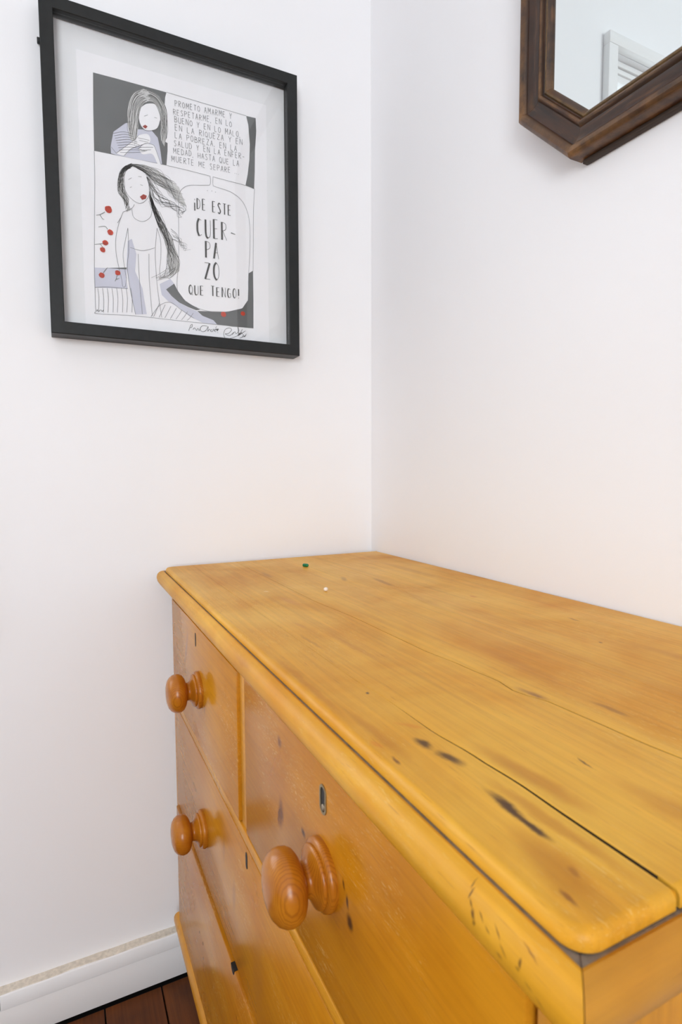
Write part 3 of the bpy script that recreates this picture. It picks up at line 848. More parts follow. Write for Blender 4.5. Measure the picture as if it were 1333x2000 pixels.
# flat ink shapes on the paper, in millimetres along and up the sheet
PRINT = {
  'grey': [[(28.5, 419.6), (64.8, 420.4), (105.8, 420.8), (145.6, 421.1), (143.2, 412.7), (141.3, 394.3), (143.6, 373.6), (145.4, 359.7), (144.3, 345.1), (140.5, 338.1), (145.2, 336.7), (144.9, 323.6), (143.4, 308.9), (142.4, 298.5), (95.4, 297.4), (61.0, 296.4), (26.1, 295.4), (27.0, 363.6)], [(288.2, 419.5), (306.4, 420.4), (307.2, 396.9), (304.2, 361.6), (303.1, 322.7), (301.4, 292.1), (284.9, 295.6), (289.3, 315.8), (293.1, 343.6), (294.4, 370.7), (292.0, 404.5)], [(288.4, 136.5), (296.9, 142.5), (296.8, 86.1), (296.0, 36.1), (255.6, 34.6), (226.4, 35.3), (219.4, 42.3), (199.8, 47.8), (190.3, 55.4), (211.8, 57.2), (245.9, 60.5), (274.8, 70.3), (285.9, 86.7), (287.1, 108.7)], [(136.3, 86.2), (150.6, 98.2), (156.3, 87.0), (169.5, 70.0), (196.1, 58.1), (188.4, 56.4), (175.0, 60.1), (158.1, 66.6), (145.3, 76.2)], [(38.4, 108.3), (72.0, 114.2), (71.2, 110.8), (55.3, 108.0)]],
  'lavender': [[(20.6, 106.3), (41.7, 108.5), (71.9, 110.9), (69.6, 93.3), (72.3, 78.6), (19.9, 73.5)], [(125.5, 93.9), (144.1, 105.5), (150.6, 98.2), (136.3, 86.2), (145.3, 76.2), (158.1, 66.6), (175.0, 59.3), (190.3, 54.7), (199.8, 47.8), (219.4, 42.3), (226.4, 35.3), (199.5, 35.4), (176.5, 44.3), (157.9, 57.2), (139.4, 66.1), (128.7, 75.9)], [(74.7, 158.6), (81.1, 163.3), (88.1, 139.3), (85.1, 110.0), (96.4, 82.6), (102.3, 39.4), (83.7, 36.5), (75.9, 79.8), (71.3, 115.1)], [(52.0, 308.4), (57.1, 333.2), (76.3, 351.9), (86.7, 356.7), (96.8, 347.4), (118.0, 352.0), (129.1, 341.3), (132.9, 320.8), (135.2, 299.1), (95.4, 297.4), (61.0, 296.7), (52.3, 297.4)]],
  'white': [[(102.0, 383.8), (112.0, 392.8), (126.3, 395.6), (132.4, 384.9), (133.5, 370.9), (128.8, 357.6), (118.0, 350.6), (106.6, 349.9), (99.9, 358.7), (98.9, 372.5)], [(60.4, 299.4), (89.3, 327.3), (96.5, 336.8), (110.7, 343.1), (116.2, 338.1), (114.5, 329.2), (103.1, 323.6), (85.4, 313.0), (73.3, 298.9)], [(96.6, 315.7), (106.7, 325.9), (119.5, 327.6), (124.3, 322.3), (133.0, 297.8), (127.2, 298.0), (119.0, 311.8), (102.7, 307.9)], [(69.9, 253.3), (71.0, 267.6), (78.2, 278.0), (91.5, 284.5), (103.6, 278.3), (111.3, 262.2), (112.2, 244.5), (105.8, 231.7), (95.1, 224.9), (83.0, 229.6), (74.6, 238.5)]],
  'lip': [[(103.9, 353.4), (108.3, 357.3), (112.4, 355.6), (108.8, 351.1)], [(96.4, 235.9), (102.2, 241.3), (107.8, 240.0), (106.3, 234.6), (99.8, 231.5)]],
  'rose': [[(45.4, 205.2), 6.2], [(47.0, 167.9), 5], [(38.6, 149.6), 4.8], [(34.2, 137.3), 4.6], [(31.2, 95.2), 4.8], [(56.8, 102.9), 4.8], [(238.5, 55.0), 5.2], [(275.8, 60.5), 4.6]],
  'stem': [[(39.6, 199.8), (32.7, 194.7), (26.0, 192.0)], [(43.0, 172.2), (38.8, 176.3), (28.7, 173.4)], [(35.2, 147.6), (29.5, 145.9), (22.2, 144.0)], [(34.4, 141.2), (32.1, 144.3), (30.2, 146.1)], [(34.0, 99.5), (38.3, 105.8), (41.1, 109.1)], [(55.7, 98.5), (54.1, 92.5), (51.9, 87.9)], [(54.1, 91.8), (59.0, 93.9)], [(234.0, 53.3), (228.3, 49.5)], [(271.7, 62.4), (266.8, 64.2)], [(31.7, 193.8), (35.5, 188.3), (38.2, 187.4)]],
  'line': [[(145.6, 421.1), (215.6, 420.2), (288.2, 419.5)], [(142.4, 298.5), (182.4, 298.1), (218.8, 297.2)], [(223.9, 296.9), (260.4, 295.7), (284.8, 294.8), (302.2, 292.3)], [(26.1, 295.4), (25.7, 254.1), (23.4, 191.5), (20.3, 106.3), (20.2, 72.2), (20.3, 36.9), (23.2, 30.8), (80.8, 34.0), (161.1, 34.2), (226.4, 34.9), (296.0, 35.7)], [(302.2, 292.3), (299.5, 252.1), (298.2, 197.0), (296.9, 141.7)], [(218.8, 297.2), (218.5, 283.0), (210.7, 279.4), (183.7, 273.7), (171.2, 267.0), (163.4, 255.1), (161.5, 236.3), (160.5, 180.8), (158.9, 132.2), (155.7, 105.6), (156.3, 87.0), (164.0, 74.9), (184.6, 62.8), (211.8, 57.2), (245.9, 60.5), (274.8, 70.3), (285.9, 86.7), (287.4, 128.5), (290.5, 164.4), (291.9, 219.4), (287.3, 247.8), (276.1, 266.8), (256.0, 277.3), (228.2, 280.5), (223.6, 283.3), (223.9, 296.9)], [(69.9, 253.3), (74.6, 238.5), (83.0, 229.6), (95.1, 224.9), (105.8, 231.7), (112.2, 244.5), (111.3, 262.2)], [(98.9, 360.2), (101.1, 352.0), (109.1, 348.4), (119.7, 351.1), (128.8, 357.6), (133.5, 370.9)], [(52.0, 308.4), (57.1, 333.2), (76.3, 351.9), (86.7, 356.7)], [(129.1, 341.3), (132.9, 320.8), (135.2, 299.1)], [(52.6, 307.9), (60.4, 299.4)], [(60.4, 299.4), (89.3, 327.3), (96.5, 336.8)], [(73.3, 298.9), (85.4, 313.0), (103.1, 323.6)], [(96.6, 315.7), (106.7, 325.9), (119.5, 327.6), (124.3, 322.3), (133.0, 297.8)], [(96.4, 333.2), (114.7, 333.5)], [(98.0, 329.4), (113.1, 329.6)], [(97.7, 318.1), (120.8, 323.6)], [(97.6, 313.1), (117.1, 318.4)], [(68.5, 205.4), (61.0, 184.6), (55.5, 158.8), (55.4, 134.0), (59.5, 109.7), (63.1, 92.4)], [(75.3, 180.1), (70.5, 157.9), (66.4, 135.8), (67.9, 114.6), (70.7, 95.3)], [(63.1, 92.4), (64.1, 81.8), (68.3, 82.3), (70.7, 95.3)], [(128.7, 217.1), (138.3, 195.2), (142.7, 166.6), (141.3, 140.6), (136.3, 117.7)], [(123.6, 188.9), (128.9, 167.9), (128.9, 142.3), (126.2, 119.8)], [(126.2, 119.8), (127.3, 106.7), (133.2, 108.3), (136.3, 117.7)], [(68.5, 205.4), (82.6, 214.2), (86.9, 221.5)], [(128.7, 217.1), (116.5, 219.4), (111.2, 231.7)], [(75.3, 180.1), (75.7, 144.5), (72.7, 115.3), (75.9, 79.8), (83.7, 36.5)], [(123.6, 188.9), (119.7, 151.8), (119.7, 122.5), (121.6, 86.0), (127.6, 36.4)], [(82.6, 214.2), (85.6, 199.8), (99.5, 195.3), (112.6, 204.9), (116.5, 219.4)], [(77.9, 148.4), (98.2, 146.4), (119.1, 154.6)], [(90.9, 139.8), (91.8, 96.5), (95.1, 38.5)], [(108.7, 142.7), (108.2, 98.9), (111.6, 36.8)], [(80.8, 247.9), (83.6, 249.9)], [(97.7, 256.4), (101.9, 255.9)], [(78.7, 260.5), (84.0, 264.8)], [(94.6, 269.2), (100.2, 269.8)], [(107.2, 371.1), (113.3, 374.9)], [(123.9, 373.8), (128.5, 373.2)], [(64.8, 195.9), (59.0, 185.6)], [(20.5, 73.6), (40.7, 77.1), (72.3, 78.6)], [(109.4, 35.8), (124.5, 56.8), (143.1, 64.7), (161.6, 53.9), (184.2, 41.4)], [(24.5, 72.8), (25.9, 55.3), (24.2, 33.1)], [(31.9, 73.8), (33.3, 56.2), (32.3, 34.0)], [(39.3, 74.8), (40.8, 57.2), (39.1, 34.8)], [(46.8, 75.8), (48.3, 58.1), (47.3, 35.8)], [(54.3, 76.8), (55.9, 59.1), (54.1, 36.6)], [(61.9, 77.9), (63.5, 60.1), (62.4, 37.6)], [(69.6, 78.9), (71.1, 61.1), (69.4, 38.4)], [(77.3, 80.0), (78.8, 62.1), (77.8, 39.4)], [(124.6, 61.3), (119.2, 48.8), (113.8, 36.3)], [(134.1, 59.5), (128.6, 47.7), (123.2, 36.3)], [(143.7, 57.7), (138.2, 46.6), (132.8, 36.2)], [(153.3, 55.9), (147.8, 45.5), (142.4, 36.2)], [(163.1, 54.1), (157.6, 44.4), (152.1, 36.2)], [(172.9, 52.2), (167.4, 43.2), (161.9, 36.2)], [(182.8, 50.4), (177.3, 42.1), (171.8, 36.2)], [(56.7, 330.3), (72.4, 337.0), (86.1, 337.0)], [(57.9, 326.8), (75.0, 333.5), (89.1, 333.2)], [(59.2, 323.3), (77.7, 330.0), (92.1, 329.4)], [(60.4, 319.8), (80.3, 326.5), (95.1, 325.5)], [(61.6, 316.3), (83.0, 322.9), (98.2, 321.7)], [(62.9, 312.8), (85.6, 319.3), (101.2, 317.8)], [(64.1, 309.3), (88.3, 315.8), (104.2, 314.0)], [(65.4, 305.8), (90.9, 312.2), (107.4, 314.7)], [(66.6, 302.2), (93.6, 308.6), (110.6, 315.5)]],
  'hair': [[[(105.7, 414.8), (91.5, 405.3), (82.4, 385.4), (79.8, 357.0), (82.5, 329.8)], [(113.9, 397.5), (104.9, 388.1), (99.2, 369.0), (96.9, 350.9), (92.5, 318.2)], 16, 1.2, 0.45], [[(105.7, 415.5), (119.7, 416.7), (133.8, 410.1), (144.8, 391.7), (145.4, 359.7), (139.6, 329.6)], [(113.9, 397.5), (124.5, 396.9), (132.4, 384.9), (134.7, 364.1), (133.6, 349.6), (134.1, 339.0)], 16, 1.2, 0.45], [[(84.7, 289.6), (70.7, 278.0), (61.6, 258.5), (63.3, 237.9), (72.3, 218.6), (82.5, 211.7)], [(91.5, 284.1), (77.5, 276.7), (70.8, 260.5), (73.0, 239.9), (77.7, 226.7), (73.7, 206.4)], 20, 3.2, 0.5], [[(77.7, 285.9), (102.2, 290.5), (126.9, 287.1), (144.8, 276.6), (162.9, 266.0)], [(91.5, 283.4), (108.8, 275.9), (122.8, 264.6), (144.2, 254.7), (166.0, 237.2), (175.3, 235.4)], 24, 5.0, 0.45], [[(105.4, 278.7), (119.2, 263.9), (133.2, 248.8), (151.1, 234.2), (165.5, 218.7)], [(111.3, 262.2), (118.5, 238.6), (132.6, 226.9), (147.3, 229.8), (173.2, 225.7)], 14, 6.5, 0.45], [[(111.1, 255.0), (121.7, 224.8), (135.5, 198.3), (149.5, 171.5), (160.0, 143.6), (160.2, 121.2)], [(111.9, 233.6), (117.8, 215.0), (128.0, 189.7), (138.2, 162.2), (141.1, 133.2), (144.2, 107.7)], 30, 3.6, 0.5], [[(141.0, 125.8), (126.0, 112.4), (111.2, 102.9)], [(159.6, 128.6), (147.9, 108.3), (125.7, 101.3)], 8, 4, 0.45], [[(162.3, 240.1), (173.5, 238.7), (174.8, 229.7), (165.7, 224.2)], [(158.2, 222.8), (165.5, 215.7), (161.7, 214.3), (156.6, 220.7)], 5, 1.5, 0.5], [[(149.5, 171.5), (160.6, 169.7), (169.8, 160.1), (178.4, 158.5)], [(146.3, 193.0), (160.9, 180.8), (164.5, 174.1), (175.5, 164.8)], 6, 4, 0.4]],
  'text': [('PROMETO AMARME Y', (158.2, 401.8), (261.7, 407.2), 11), ('RESPETARME, EN LO', (154.9, 387.3), (261.4, 392.9), 11), ('BUENO Y EN LO MALO,', (156.8, 374.8), (277.3, 378.0), 11), ('EN LA RIQUEZA Y EN', (157.2, 361.2), (281.1, 366.0), 11), ('LA POBREZA, EN LA', (156.8, 348.2), (270.3, 352.0), 11), ('SALUD Y EN LA ENFER-', (155.0, 334.7), (284.8, 340.9), 11), ('MEDAD, HASTA QUE LA', (153.3, 322.0), (273.9, 326.2), 11), ('MUERTE ME SEPARE ...', (150.0, 307.5), (273.7, 311.6), 11)],
  'dots': [(213.2, 270.6), (221.4, 271.6), (228.0, 271.1)],
  'big': [('¡DE ESTE', (187.4, 234.8), (258.5, 234.9), 19, 1.5), ('CUER', (190.5, 187.5), (250.3, 189.6), 33, 2.6), ('PA', (205.2, 152.3), (234.4, 153.1), 30, 2.6), ('ZO', (202.0, 113.8), (235.2, 115.5), 31, 2.6), ('QUE TENGO!', (174.4, 83.4), (270.5, 87.5), 17, 1.6)],
  'dash': [(255.5, 204.3), (263.5, 202.7)],
  'script': [[(174.0, 18.1), (178.1, 28.5), (180.8, 30.3), (179.9, 25.6), (176.8, 23.8)], [(181.8, 21.2), (184.5, 24.6), (186.8, 22.5), (188.3, 20.4), (190.7, 24.5), (193.0, 20.9), (195.4, 25.0)], [(208.1, 30.2), (199.4, 30.0), (194.6, 23.4), (199.2, 19.2), (205.1, 22.2), (209.6, 29.6), (208.7, 21.0), (211.9, 25.2), (214.2, 21.6)], [(215.9, 25.6), (214.2, 21.6), (217.4, 21.5), (219.1, 26.7)], [(220.6, 22.2), (223.8, 26.5), (219.8, 24.5), (223.7, 21.4)], [(223.1, 28.7), (225.5, 31.3)], [(226.9, 21.0), (227.7, 20.3)], [(240.9, 11.8), (238.1, 18.2), (241.2, 27.5), (249.4, 31.5), (253.4, 28.0), (247.1, 21.1), (241.0, 19.7), (249.1, 17.3), (257.4, 24.1)], [(254.5, 19.5), (259.5, 25.5), (261.9, 21.8), (267.0, 27.9), (265.4, 34.8), (267.7, 21.2), (274.1, 31.8)], [(249.0, 11.8), (263.5, 18.0), (280.3, 29.3)], [(264.3, 18.9), (268.6, 24.1), (266.8, 18.3)], [(270.2, 21.1), (271.9, 25.2), (274.4, 22.3)], [(268.4, 14.5), (281.0, 20.6)], [(273.8, 16.7), (276.0, 21.7), (278.0, 17.9), (281.5, 23.8)], [(21.3, 34.1), (22.7, 37.1), (23.9, 34.5)], [(25.3, 34.6), (27.4, 37.7)], [(28.7, 37.9), (30.0, 35.2), (32.1, 37.9)]],
  'heart': [(226.2, 22.8), (223.8, 26.1), (224.7, 27.7), (226.3, 26.7), (227.9, 28.1), (229.1, 26.6)],
}



class Ink:
    def __init__(self, layer):
        self.v, self.f, self.x = [], [], PX + 0.00012 * layer

    def pt(self, a, b):
        self.v.append((self.x, PA + a / 1000.0, PB + b / 1000.0))
        return len(self.v) - 1

    def fill(self, pts):
        self.f.append([self.pt(*q) for q in pts])

    def line(self, pts, w, w2=None):
        """brush line as a strip of quads; w2 = width at its end"""
        w2 = w if w2 is None else w2
        n = len(pts)
        prev = None
        for i, (a, b) in enumerate(pts):
            p0, p1 = pts[max(i - 1, 0)], pts[min(i + 1, n - 1)]
            dx, dz = p1[0] - p0[0], p1[1] - p0[1]
            L = math.hypot(dx, dz) or 1.0
            ww = (w + (w2 - w) * i / max(n - 1, 1)) / 2
            cur = (self.pt(a - dz / L * ww, b + dx / L * ww), self.pt(a + dz / L * ww, b - dx / L * ww))
            if prev:
                self.f.append([prev[0], prev[1], cur[1], cur[0]])
            prev = cur

    def disc(self, c, r, n=14, jag=0.12):
        self.fill([(c[0] + r * math.cos(2 * math.pi * i / n) * (1 + rnd.uniform(-jag, jag)), c[1] + r * math.sin(2 * math.pi * i / n) * (1 + rnd.uniform(-jag, jag))) for i in range(n)])

    def build(self, name, mat, kind=None):
        o = flat(name, self.v, self.f, mat, paper)
        if kind:
            o['kind'] = kind
        return o


def smooth_line(pts, n=6):
    if len(pts) < 3:
        return pts
    out = []
    P = [pts[0]] + list(pts) + [pts[-1]]
    for i in range(1, len(P) - 2):
        p0, p1, p2, p3 = P[i - 1], P[i], P[i + 1], P[i + 2]
        for k in range(n):
            t = k / n
            out.append(tuple(0.5 * ((2 * p1[j]) + (-p0[j] + p2[j]) * t + (2 * p0[j] - 5 * p1[j] + 4 * p2[j] - p3[j]) * t * t +
                                    (-p0[j] + 3 * p1[j] - 3 * p2[j] + p3[j]) * t ** 3) for j in (0, 1)))
    out.append(pts[-1])
    return out


def along(pts, t):
    d = [0.0]
    for a, b in zip(pts, pts[1:]):
        d.append(d[-1] + math.hypot(b[0] - a[0], b[1] - a[1]))
    s = t * d[-1]
    for i in range(len(pts) - 1):
        if s <= d[i + 1] or i == len(pts) - 2:
            k = (s - d[i]) / max(d[i + 1] - d[i], 1e-9)
            return (pts[i][0] + (pts[i + 1][0] - pts[i][0]) * k, pts[i][1] + (pts[i + 1][1] - pts[i][1]) * k)


for p in PRINT['grey']:
    ink = Ink(1)
    ink.fill(p)
    ink.build('grey_background', M_GREY)
for p in PRINT['lavender']:
    ink = Ink(2)
    ink.fill(p)
    ink.build('lavender_wash', M_LAV)

# hair: pale wash under many fine strokes between two guide lines
wash, hair = Ink(3), Ink(5)
for gi, (ga, gb, cnt, wave, wd) in enumerate(PRINT['hair']):
    ga, gb = smooth_line(ga), smooth_line(gb)
    if gi in (0, 1, 2, 3, 5):
        na = [along(ga, k / 20) for k in range(21)]
        nb = [along(gb, k / 20) for k in range(21)]
        for k in range(20):
            wash.fill([na[k], na[k + 1], nb[k + 1], nb[k]])
    for s in range(cnt):
        m0 = (s + rnd.uniform(0, 1)) / cnt
        m1 = m0 + rnd.uniform(-0.12, 0.12)
        ph, fq = rnd.uniform(0, 6.3), rnd.uniform(1.6, 3.4)
        t0, t1 = rnd.uniform(0, 0.12), rnd.uniform(0.8, 1.0)
        line = []
        for k in range(25):
            t = t0 + (t1 - t0) * k / 24
            a, b = along(ga, t), along(gb, t)
            m = m0 + (m1 - m0) * t
            w = wave * t * math.sin(ph + fq * 6.283 * t)
            line.append((a[0] + (b[0] - a[0]) * m + w, a[1] + (b[1] - a[1]) * m + w * 0.6))
        hair.line(line, wd * rnd.uniform(0.8, 1.9), wd * 0.6)
wash.build('hair_wash', M_HAIRBASE, 'stuff')
for nm, p in zip(('face', 'hand', 'hand', 'face'), PRINT['white']):
    ink = Ink(4)
    ink.fill(smooth_line(p + [p[0]])[:-1])
    ink.build(nm, M_PAPER)
hair.build('hair_strokes', M_DARK, 'stuff')
ink = Ink(6)
for p in PRINT['line']:
    ink.line(smooth_line(p), 0.55)
for p in PRINT['dots']:
    ink.disc(p, 0.6, 8)
ink.build('pencil_lines', M_LINE, 'stuff')
for p in PRINT['stem']:
    ink = Ink(7)
    ink.line(smooth_line(p), 0.9, 0.6)
    ink.build('flower_stem', M_STEM)
for c, r in PRINT['rose']:
    ink = Ink(8)
    ink.disc(c, r * 0.92)
    ink.build('red_flower', M_RED)
    ink = Ink(9)
    for k in range(3):
        a0 = rnd.uniform(0, 6.28)
        ink.line([(c[0] + r * (0.25 + 0.2 * k) * math.cos(a0 + q * 0.5), c[1] + r * (0.25 + 0.2 * k) * math.sin(a0 + q * 0.5)) for q in range(6)], 0.5)
    ink.build('petal_marks', M_LIP, 'stuff')
for p in PRINT['lip']:
    ink = Ink(9)
    ink.fill(p)
    ink.build('red_mouth', M_LIP)

# hand lettering, each glyph a few strokes in a unit box; the first is the heavy stem
C8 = [(0.5 + 0.5 * math.cos(math.radians(a)), 0.5 + 0.5 * math.sin(math.radians(a))) for a in range(45, 316, 27)]
OO = [(0.5 + 0.5 * math.cos(math.radians(a)), 0.5 + 0.5 * math.sin(math.radians(a))) for a in range(90, 451, 30)]
GL = {
    'A': [[(0, 0), (0.5, 1)], [(0.5, 1), (1, 0)], [(0.2, 0.38), (0.8, 0.38)]],
    'B': [[(0, 0), (0, 1)], [(0, 1), (0.8, 0.88), (0.75, 0.6), (0, 0.53)], [(0, 0.53), (0.95, 0.42), (0.9, 0.1), (0, 0)]],
    'C': [[(0.35, 0.98), (0.05, 0.75), (0, 0.5), (0.05, 0.25), (0.35, 0.02)], [(0.35, 0.98), (0.85, 0.9)], [(0.35, 0.02), (0.9, 0.12)]],
    'D': [[(0, 0), (0, 1)], [(0, 1), (0.7, 0.85), (0.95, 0.5), (0.7, 0.15), (0, 0)]],
    'E': [[(0, 0), (0, 1)], [(0, 1), (0.8, 1)], [(0, 0.52), (0.7, 0.54)], [(0, 0), (0.8, 0.02)]],
    'F': [[(0, 0), (0, 1)], [(0, 1), (0.8, 1)], [(0, 0.52), (0.7, 0.54)]],
    'G': [[(0.3, 0.98), (0.05, 0.75), (0, 0.5), (0.05, 0.25), (0.35, 0.02)], [(0.3, 0.98), (0.85, 0.9)], [(0.35, 0.02), (0.9, 0.1), (0.9, 0.45), (0.55, 0.45)]],
    'H': [[(0, 0), (0, 1)], [(1, 0), (1, 1)], [(0, 0.5), (1, 0.5)]],
    'I': [[(0.5, 0), (0.5, 1)]],
    'L': [[(0, 0), (0, 1)], [(0, 0), (0.8, 0.02)]],
    'M': [[(0, 0), (0.08, 1)], [(0.08, 1), (0.5, 0.35), (0.92, 1)], [(0.92, 1), (1, 0)]],
    'N': [[(0, 0), (0, 1)], [(0, 1), (1, 0)], [(1, 0), (1, 1)]],
    'O': [[(0.5, 1), (0.12, 0.82), (0, 0.5), (0.12, 0.18), (0.5, 0)], [(0.5, 1), (0.88, 0.82), (1, 0.5), (0.88, 0.18), (0.5, 0)]],
    'P': [[(0, 0), (0, 1)], [(0, 1), (0.8, 0.92), (0.85, 0.62), (0, 0.46)]],
    'Q': [[(0.5, 1), (0.12, 0.82), (0, 0.5), (0.12, 0.18), (0.5, 0)], [(0.5, 1), (0.88, 0.82), (1, 0.5), (0.88, 0.18), (0.5, 0)], [(0.6, 0.25), (1.0, -0.05)]],
    'R': [[(0, 0), (0, 1)], [(0, 1), (0.8, 0.92), (0.8, 0.62), (0, 0.5)], [(0.2, 0.5), (1, 0)]],
    'S': [[(0.85, 0.9), (0.4, 1), (0.1, 0.78), (0.5, 0.52), (0.85, 0.25), (0.5, 0), (0.05, 0.1)]],
    'T': [[(0.5, 0), (0.5, 1)], [(0, 1), (1, 1)]],
    'U': [[(0, 1), (0, 0.3), (0.2, 0.02), (0.5, 0)], [(0.5, 0), (0.85, 0.08), (1, 0.35), (1, 1)]],
    'Y': [[(0, 1), (0.5, 0.5)], [(1, 1), (0.5, 0.5)], [(0.5, 0.5), (0.5, 0)]],
    'Z': [[(0.05, 0), (0.95, 1)], [(0, 1), (0.95, 1)], [(0.05, 0), (1, 0.02)]],
    '!': [[(0.5, 0.3), (0.5, 1)], [(0.5, 0.0), (0.5, 0.1)]],
    '\u00a1': [[(0.5, -0.2), (0.5, 0.5)], [(0.5, 0.74), (0.5, 0.84)]],
    '-': [[(0.1, 0.45), (0.9, 0.45)]], ',': [[(0.3, 0.08), (0.2, -0.15)]], '.': [[(0.3, 0.0), (0.3, 0.1)]],
}


def write(ink, s, p0, p1, h, thin, heavy=None, fill=0.62):
    wts = [{'I': 0.4, ' ': 0.9, '!': 0.5, '\u00a1': 0.5, ',': 0.5, '.': 0.5, 'M': 1.15}.get(ch, 1.0) for ch in s]
    tot = sum(wts)
    pos = 0.0
    for ch, w in zip(s, wts):
        t0, cw = pos / tot, (p1[0] - p0[0]) * w / tot
        pos += w
        if ch == ' ':
            continue
        bx, bz = p0[0] + (p1[0] - p0[0]) * t0, p0[1] + (p1[1] - p0[1]) * t0 + rnd.uniform(-0.4, 0.4)
        hh = h * rnd.uniform(0.93, 1.05)
        for i, st in enumerate(GL[ch]):
            pts = [(bx + cw * (1 - fill) / 2 + cw * fill * a, bz + hh * b) for a, b in st]
            if len(pts) > 2:
                pts = smooth_line(pts, 4)
            ink.line(pts, heavy if (heavy and i == 0) else thin)


ink = Ink(6)
for s, a, b, h in PRINT['text']:
    write(ink, s, a, b, h * 0.88, 0.62)
ink.build('small_lettering', M_LINE, 'stuff')
ink = Ink(7)
for s, a, b, h, w in PRINT['big']:
    write(ink, s, a, b, h, 0.75, w * 1.25, 0.58)
ink.line(PRINT['dash'], 1.6, 0.9)
ink.build('large_lettering', M_DARK, 'stuff')
ink = Ink(6)
for p in PRINT['script']:
    ink.line(smooth_line(p), 0.7)
ink.fill(PRINT['heart'])
ink.build('handwriting', M_DARK, 'stuff')


# ------------------------------------------------------------------ mirror
def walnut(name):
    m, nt, p = new_mat(name)
    tc = node(nt, 'ShaderNodeTexCoord')
    geo = node(nt, 'ShaderNodeNewGeometry')
    v = tc.outputs['UV']
    a = noise(nt, v, 1.0, 4, 0.6, (9.0, 90.0, 1.0))
    b = noise(nt, v, 1.0, 4, 0.65, (14.0, 330.0, 1.0))
    w = noise(nt, tc.outputs['Object'], 38.0, 4, 0.65)
    c = mix(nt, remap(nt, a, 0.32, 0.68), (0.060, 0.022, 0.008), (0.012, 0.007, 0.005))
    c = mix(nt, remap(nt, b, 0.56, 0.72, 0, 0.7), c, (0.19, 0.085, 0.030))
    ed = remap(nt, geo.outputs['Pointiness'], 0.51, 0.60)
    c = mix(nt, math2(nt, 'MULTIPLY', ed, remap(nt, w, 0.35, 0.6)), c, (0.22, 0.105, 0.032))
    c = mix(nt, remap(nt, w, 0.58, 0.72, 0, 0.6), c, (0.012, 0.009, 0.008))
    nt.links.new(c, p.inputs['Base Color'])
    p.inputs['Roughness'].default_value = 0.40
    bump(nt, p, b, 0.12, 0.0008)
    return m


M_WALNUT = walnut('dark_walnut_moulding')
M_GILT = plain('rubbed_bronze_bead', (0.11, 0.060, 0.018), 0.42, 0.15, var=0.45, scale=110)
M_BACKB = plain('dark_back_board', (0.035, 0.020, 0.012), 0.7)
m, nt, p = new_mat('silvered_mirror')
p.inputs['Base Color'].default_value = (0.80, 0.85, 0.845, 1)
p.inputs['Metallic'].default_value = 1.0
p.inputs['Roughness'].default_value = 0.015
M_SILVER = m

MX0, MX1, MZ0, MZ1, MC = 0.4575, 0.9575, 1.3520, 2.0520, 0.0870


def octagon(ins):
    x0, x1, z0, z1 = MX0 + ins, MX1 - ins, MZ0 + ins, MZ1 - ins
    c = MC - ins * (2 - math.sqrt(2))
    return [(x0, z0 + c), (x0 + c, z0), (x1 - c, z0), (x1, z0 + c), (x1, z1 - c), (x1 - c, z1), (x0 + c, z1), (x0, z1 - c)]


mir = thing('wall_mirror', 'dark brown wooden mirror with cut corners hanging on the right-hand wall', 'mirror', ((MX0 + MX1) / 2, 0.0, MZ0))
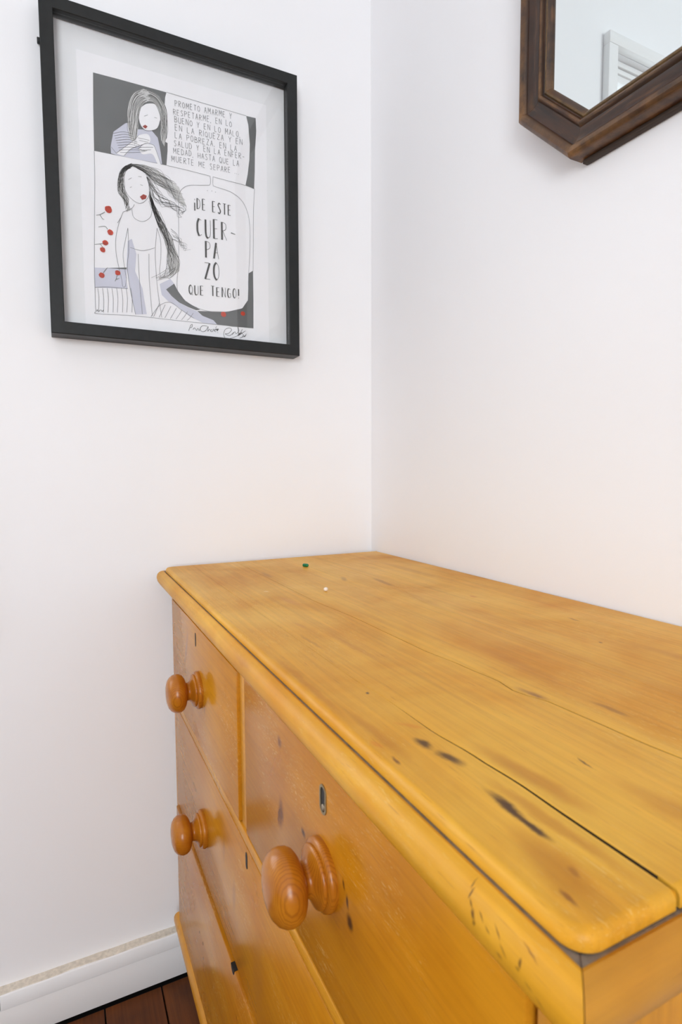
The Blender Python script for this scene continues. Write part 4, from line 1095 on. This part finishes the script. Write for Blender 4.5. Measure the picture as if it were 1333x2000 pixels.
# (inset from the outer edge, height off the wall)
MP = [(0.0, 0.004), (0.0, 0.024), (0.0015, 0.0285), (0.0050, 0.0312), (0.0100, 0.0308), (0.0132, 0.0280), (0.0140, 0.0252), (0.0155, 0.0248), (0.0200, 0.0228),
      (0.0260, 0.0218), (0.0310, 0.0228), (0.0335, 0.0262), (0.0355, 0.0272), (0.0378, 0.0260), (0.0390, 0.0222), (0.0402, 0.0216), (0.0420, 0.0232), (0.0440, 0.0230), (0.0462, 0.0205),
      (0.0485, 0.0180), (0.0490, 0.0165), (0.0490, 0.0150), (0.0400, 0.0060), (0.0200, 0.0040)]
OC = [octagon(i) for i, _ in MP]
for k in range(8):
    j = (k + 1) % 8
    A = [(OC[q][k][0], -h, OC[q][k][1]) for q, (i, h) in enumerate(MP)]
    B = [(OC[q][j][0], -h, OC[q][j][1]) for q, (i, h) in enumerate(MP)]
    steps = 14
    secs = [[tuple(Vector(a).lerp(Vector(b), 0.0004 + 0.9992 * s / steps)) for a, b in zip(A, B)] for s in range(steps + 1)]
    v, f = sweep(secs)
    n = len(MP)
    idx = [1 if (i < n * steps and (i % n) in (15, 16)) else 0 for i in range(len(f))]
    o = mesh('frame_rail', v, f, [M_WALNUT, M_GILT], mir, True, 42, idx)
    uv = o.data.uv_layers.new(name='UV')
    off = origin_of(mir)
    dirv = (Vector(B[0]) - Vector(A[0])).normalized()
    for poly_ in o.data.polygons:
        for li in poly_.loop_indices:
            co = o.data.vertices[o.data.loops[li].vertex_index].co + off
            rel = co - Vector(A[0])
            l = rel.dot(dirv)
            uv.data[li].uv = (l + k * 1.7, (rel - dirv * l).length + k * 0.37)
g1 = octagon(0.0400)
plate('mirror_glass', g1, -0.0158, -0.0128, M_SILVER, mir)
plate('back_board', octagon(0.003), -0.0036, -0.0010, M_BACKB, mir)
# lower edge of a second backing strip that hangs below the bottom rail
box('backing_strip', MX0 + MC + 0.006, MX1 - MC - 0.006, -0.0095, -0.0010, MZ0 - 0.0055, MZ0 - 0.0005, M_BACKB, mir, 0.001)

# ------------------------------------------------------------------ small things on the top
m, nt, p = new_mat('green_glass')
p.inputs['Base Color'].default_value = (0.0, 0.16, 0.055, 1)
p.inputs['Roughness'].default_value = 0.12
M_GREEN = m
m, nt, p = new_mat('pearly_white')
p.inputs['Base Color'].default_value = (0.80, 0.70, 0.60, 1)
p.inputs['Roughness'].default_value = 0.25
M_PEARL = m
bead_profile = [(0.0, 0.0015), (0.0007, 0.0026), (0.0020, 0.0030), (0.0090, 0.0030), (0.0103, 0.0026), (0.0110, 0.0015)]
v, f = lathe_data((0.1420, -0.2205, H + 0.0031), (0.80, 0.60, 0), bead_profile, 12)
o = mesh('green_bead', v, f, M_GREEN, None, True, 60)
o['label'], o['category'] = 'tiny shiny green tube bead lying near the left end of the pine top', 'bead'
prof = [(0.0058 * (1 - math.cos(math.pi * i / 12)) / 2, 0.0030 * math.sin(math.pi * i / 12) + 0.0002) for i in range(13)]
v, f = lathe_data((0.3511, -0.2720, H + 0.0001), (0, 0, 1), prof, 18)
o = mesh('white_bead', v, f, M_PEARL, None, True, 60)
o['label'], o['category'] = 'small pearly white round bead lying on the pine top', 'bead'
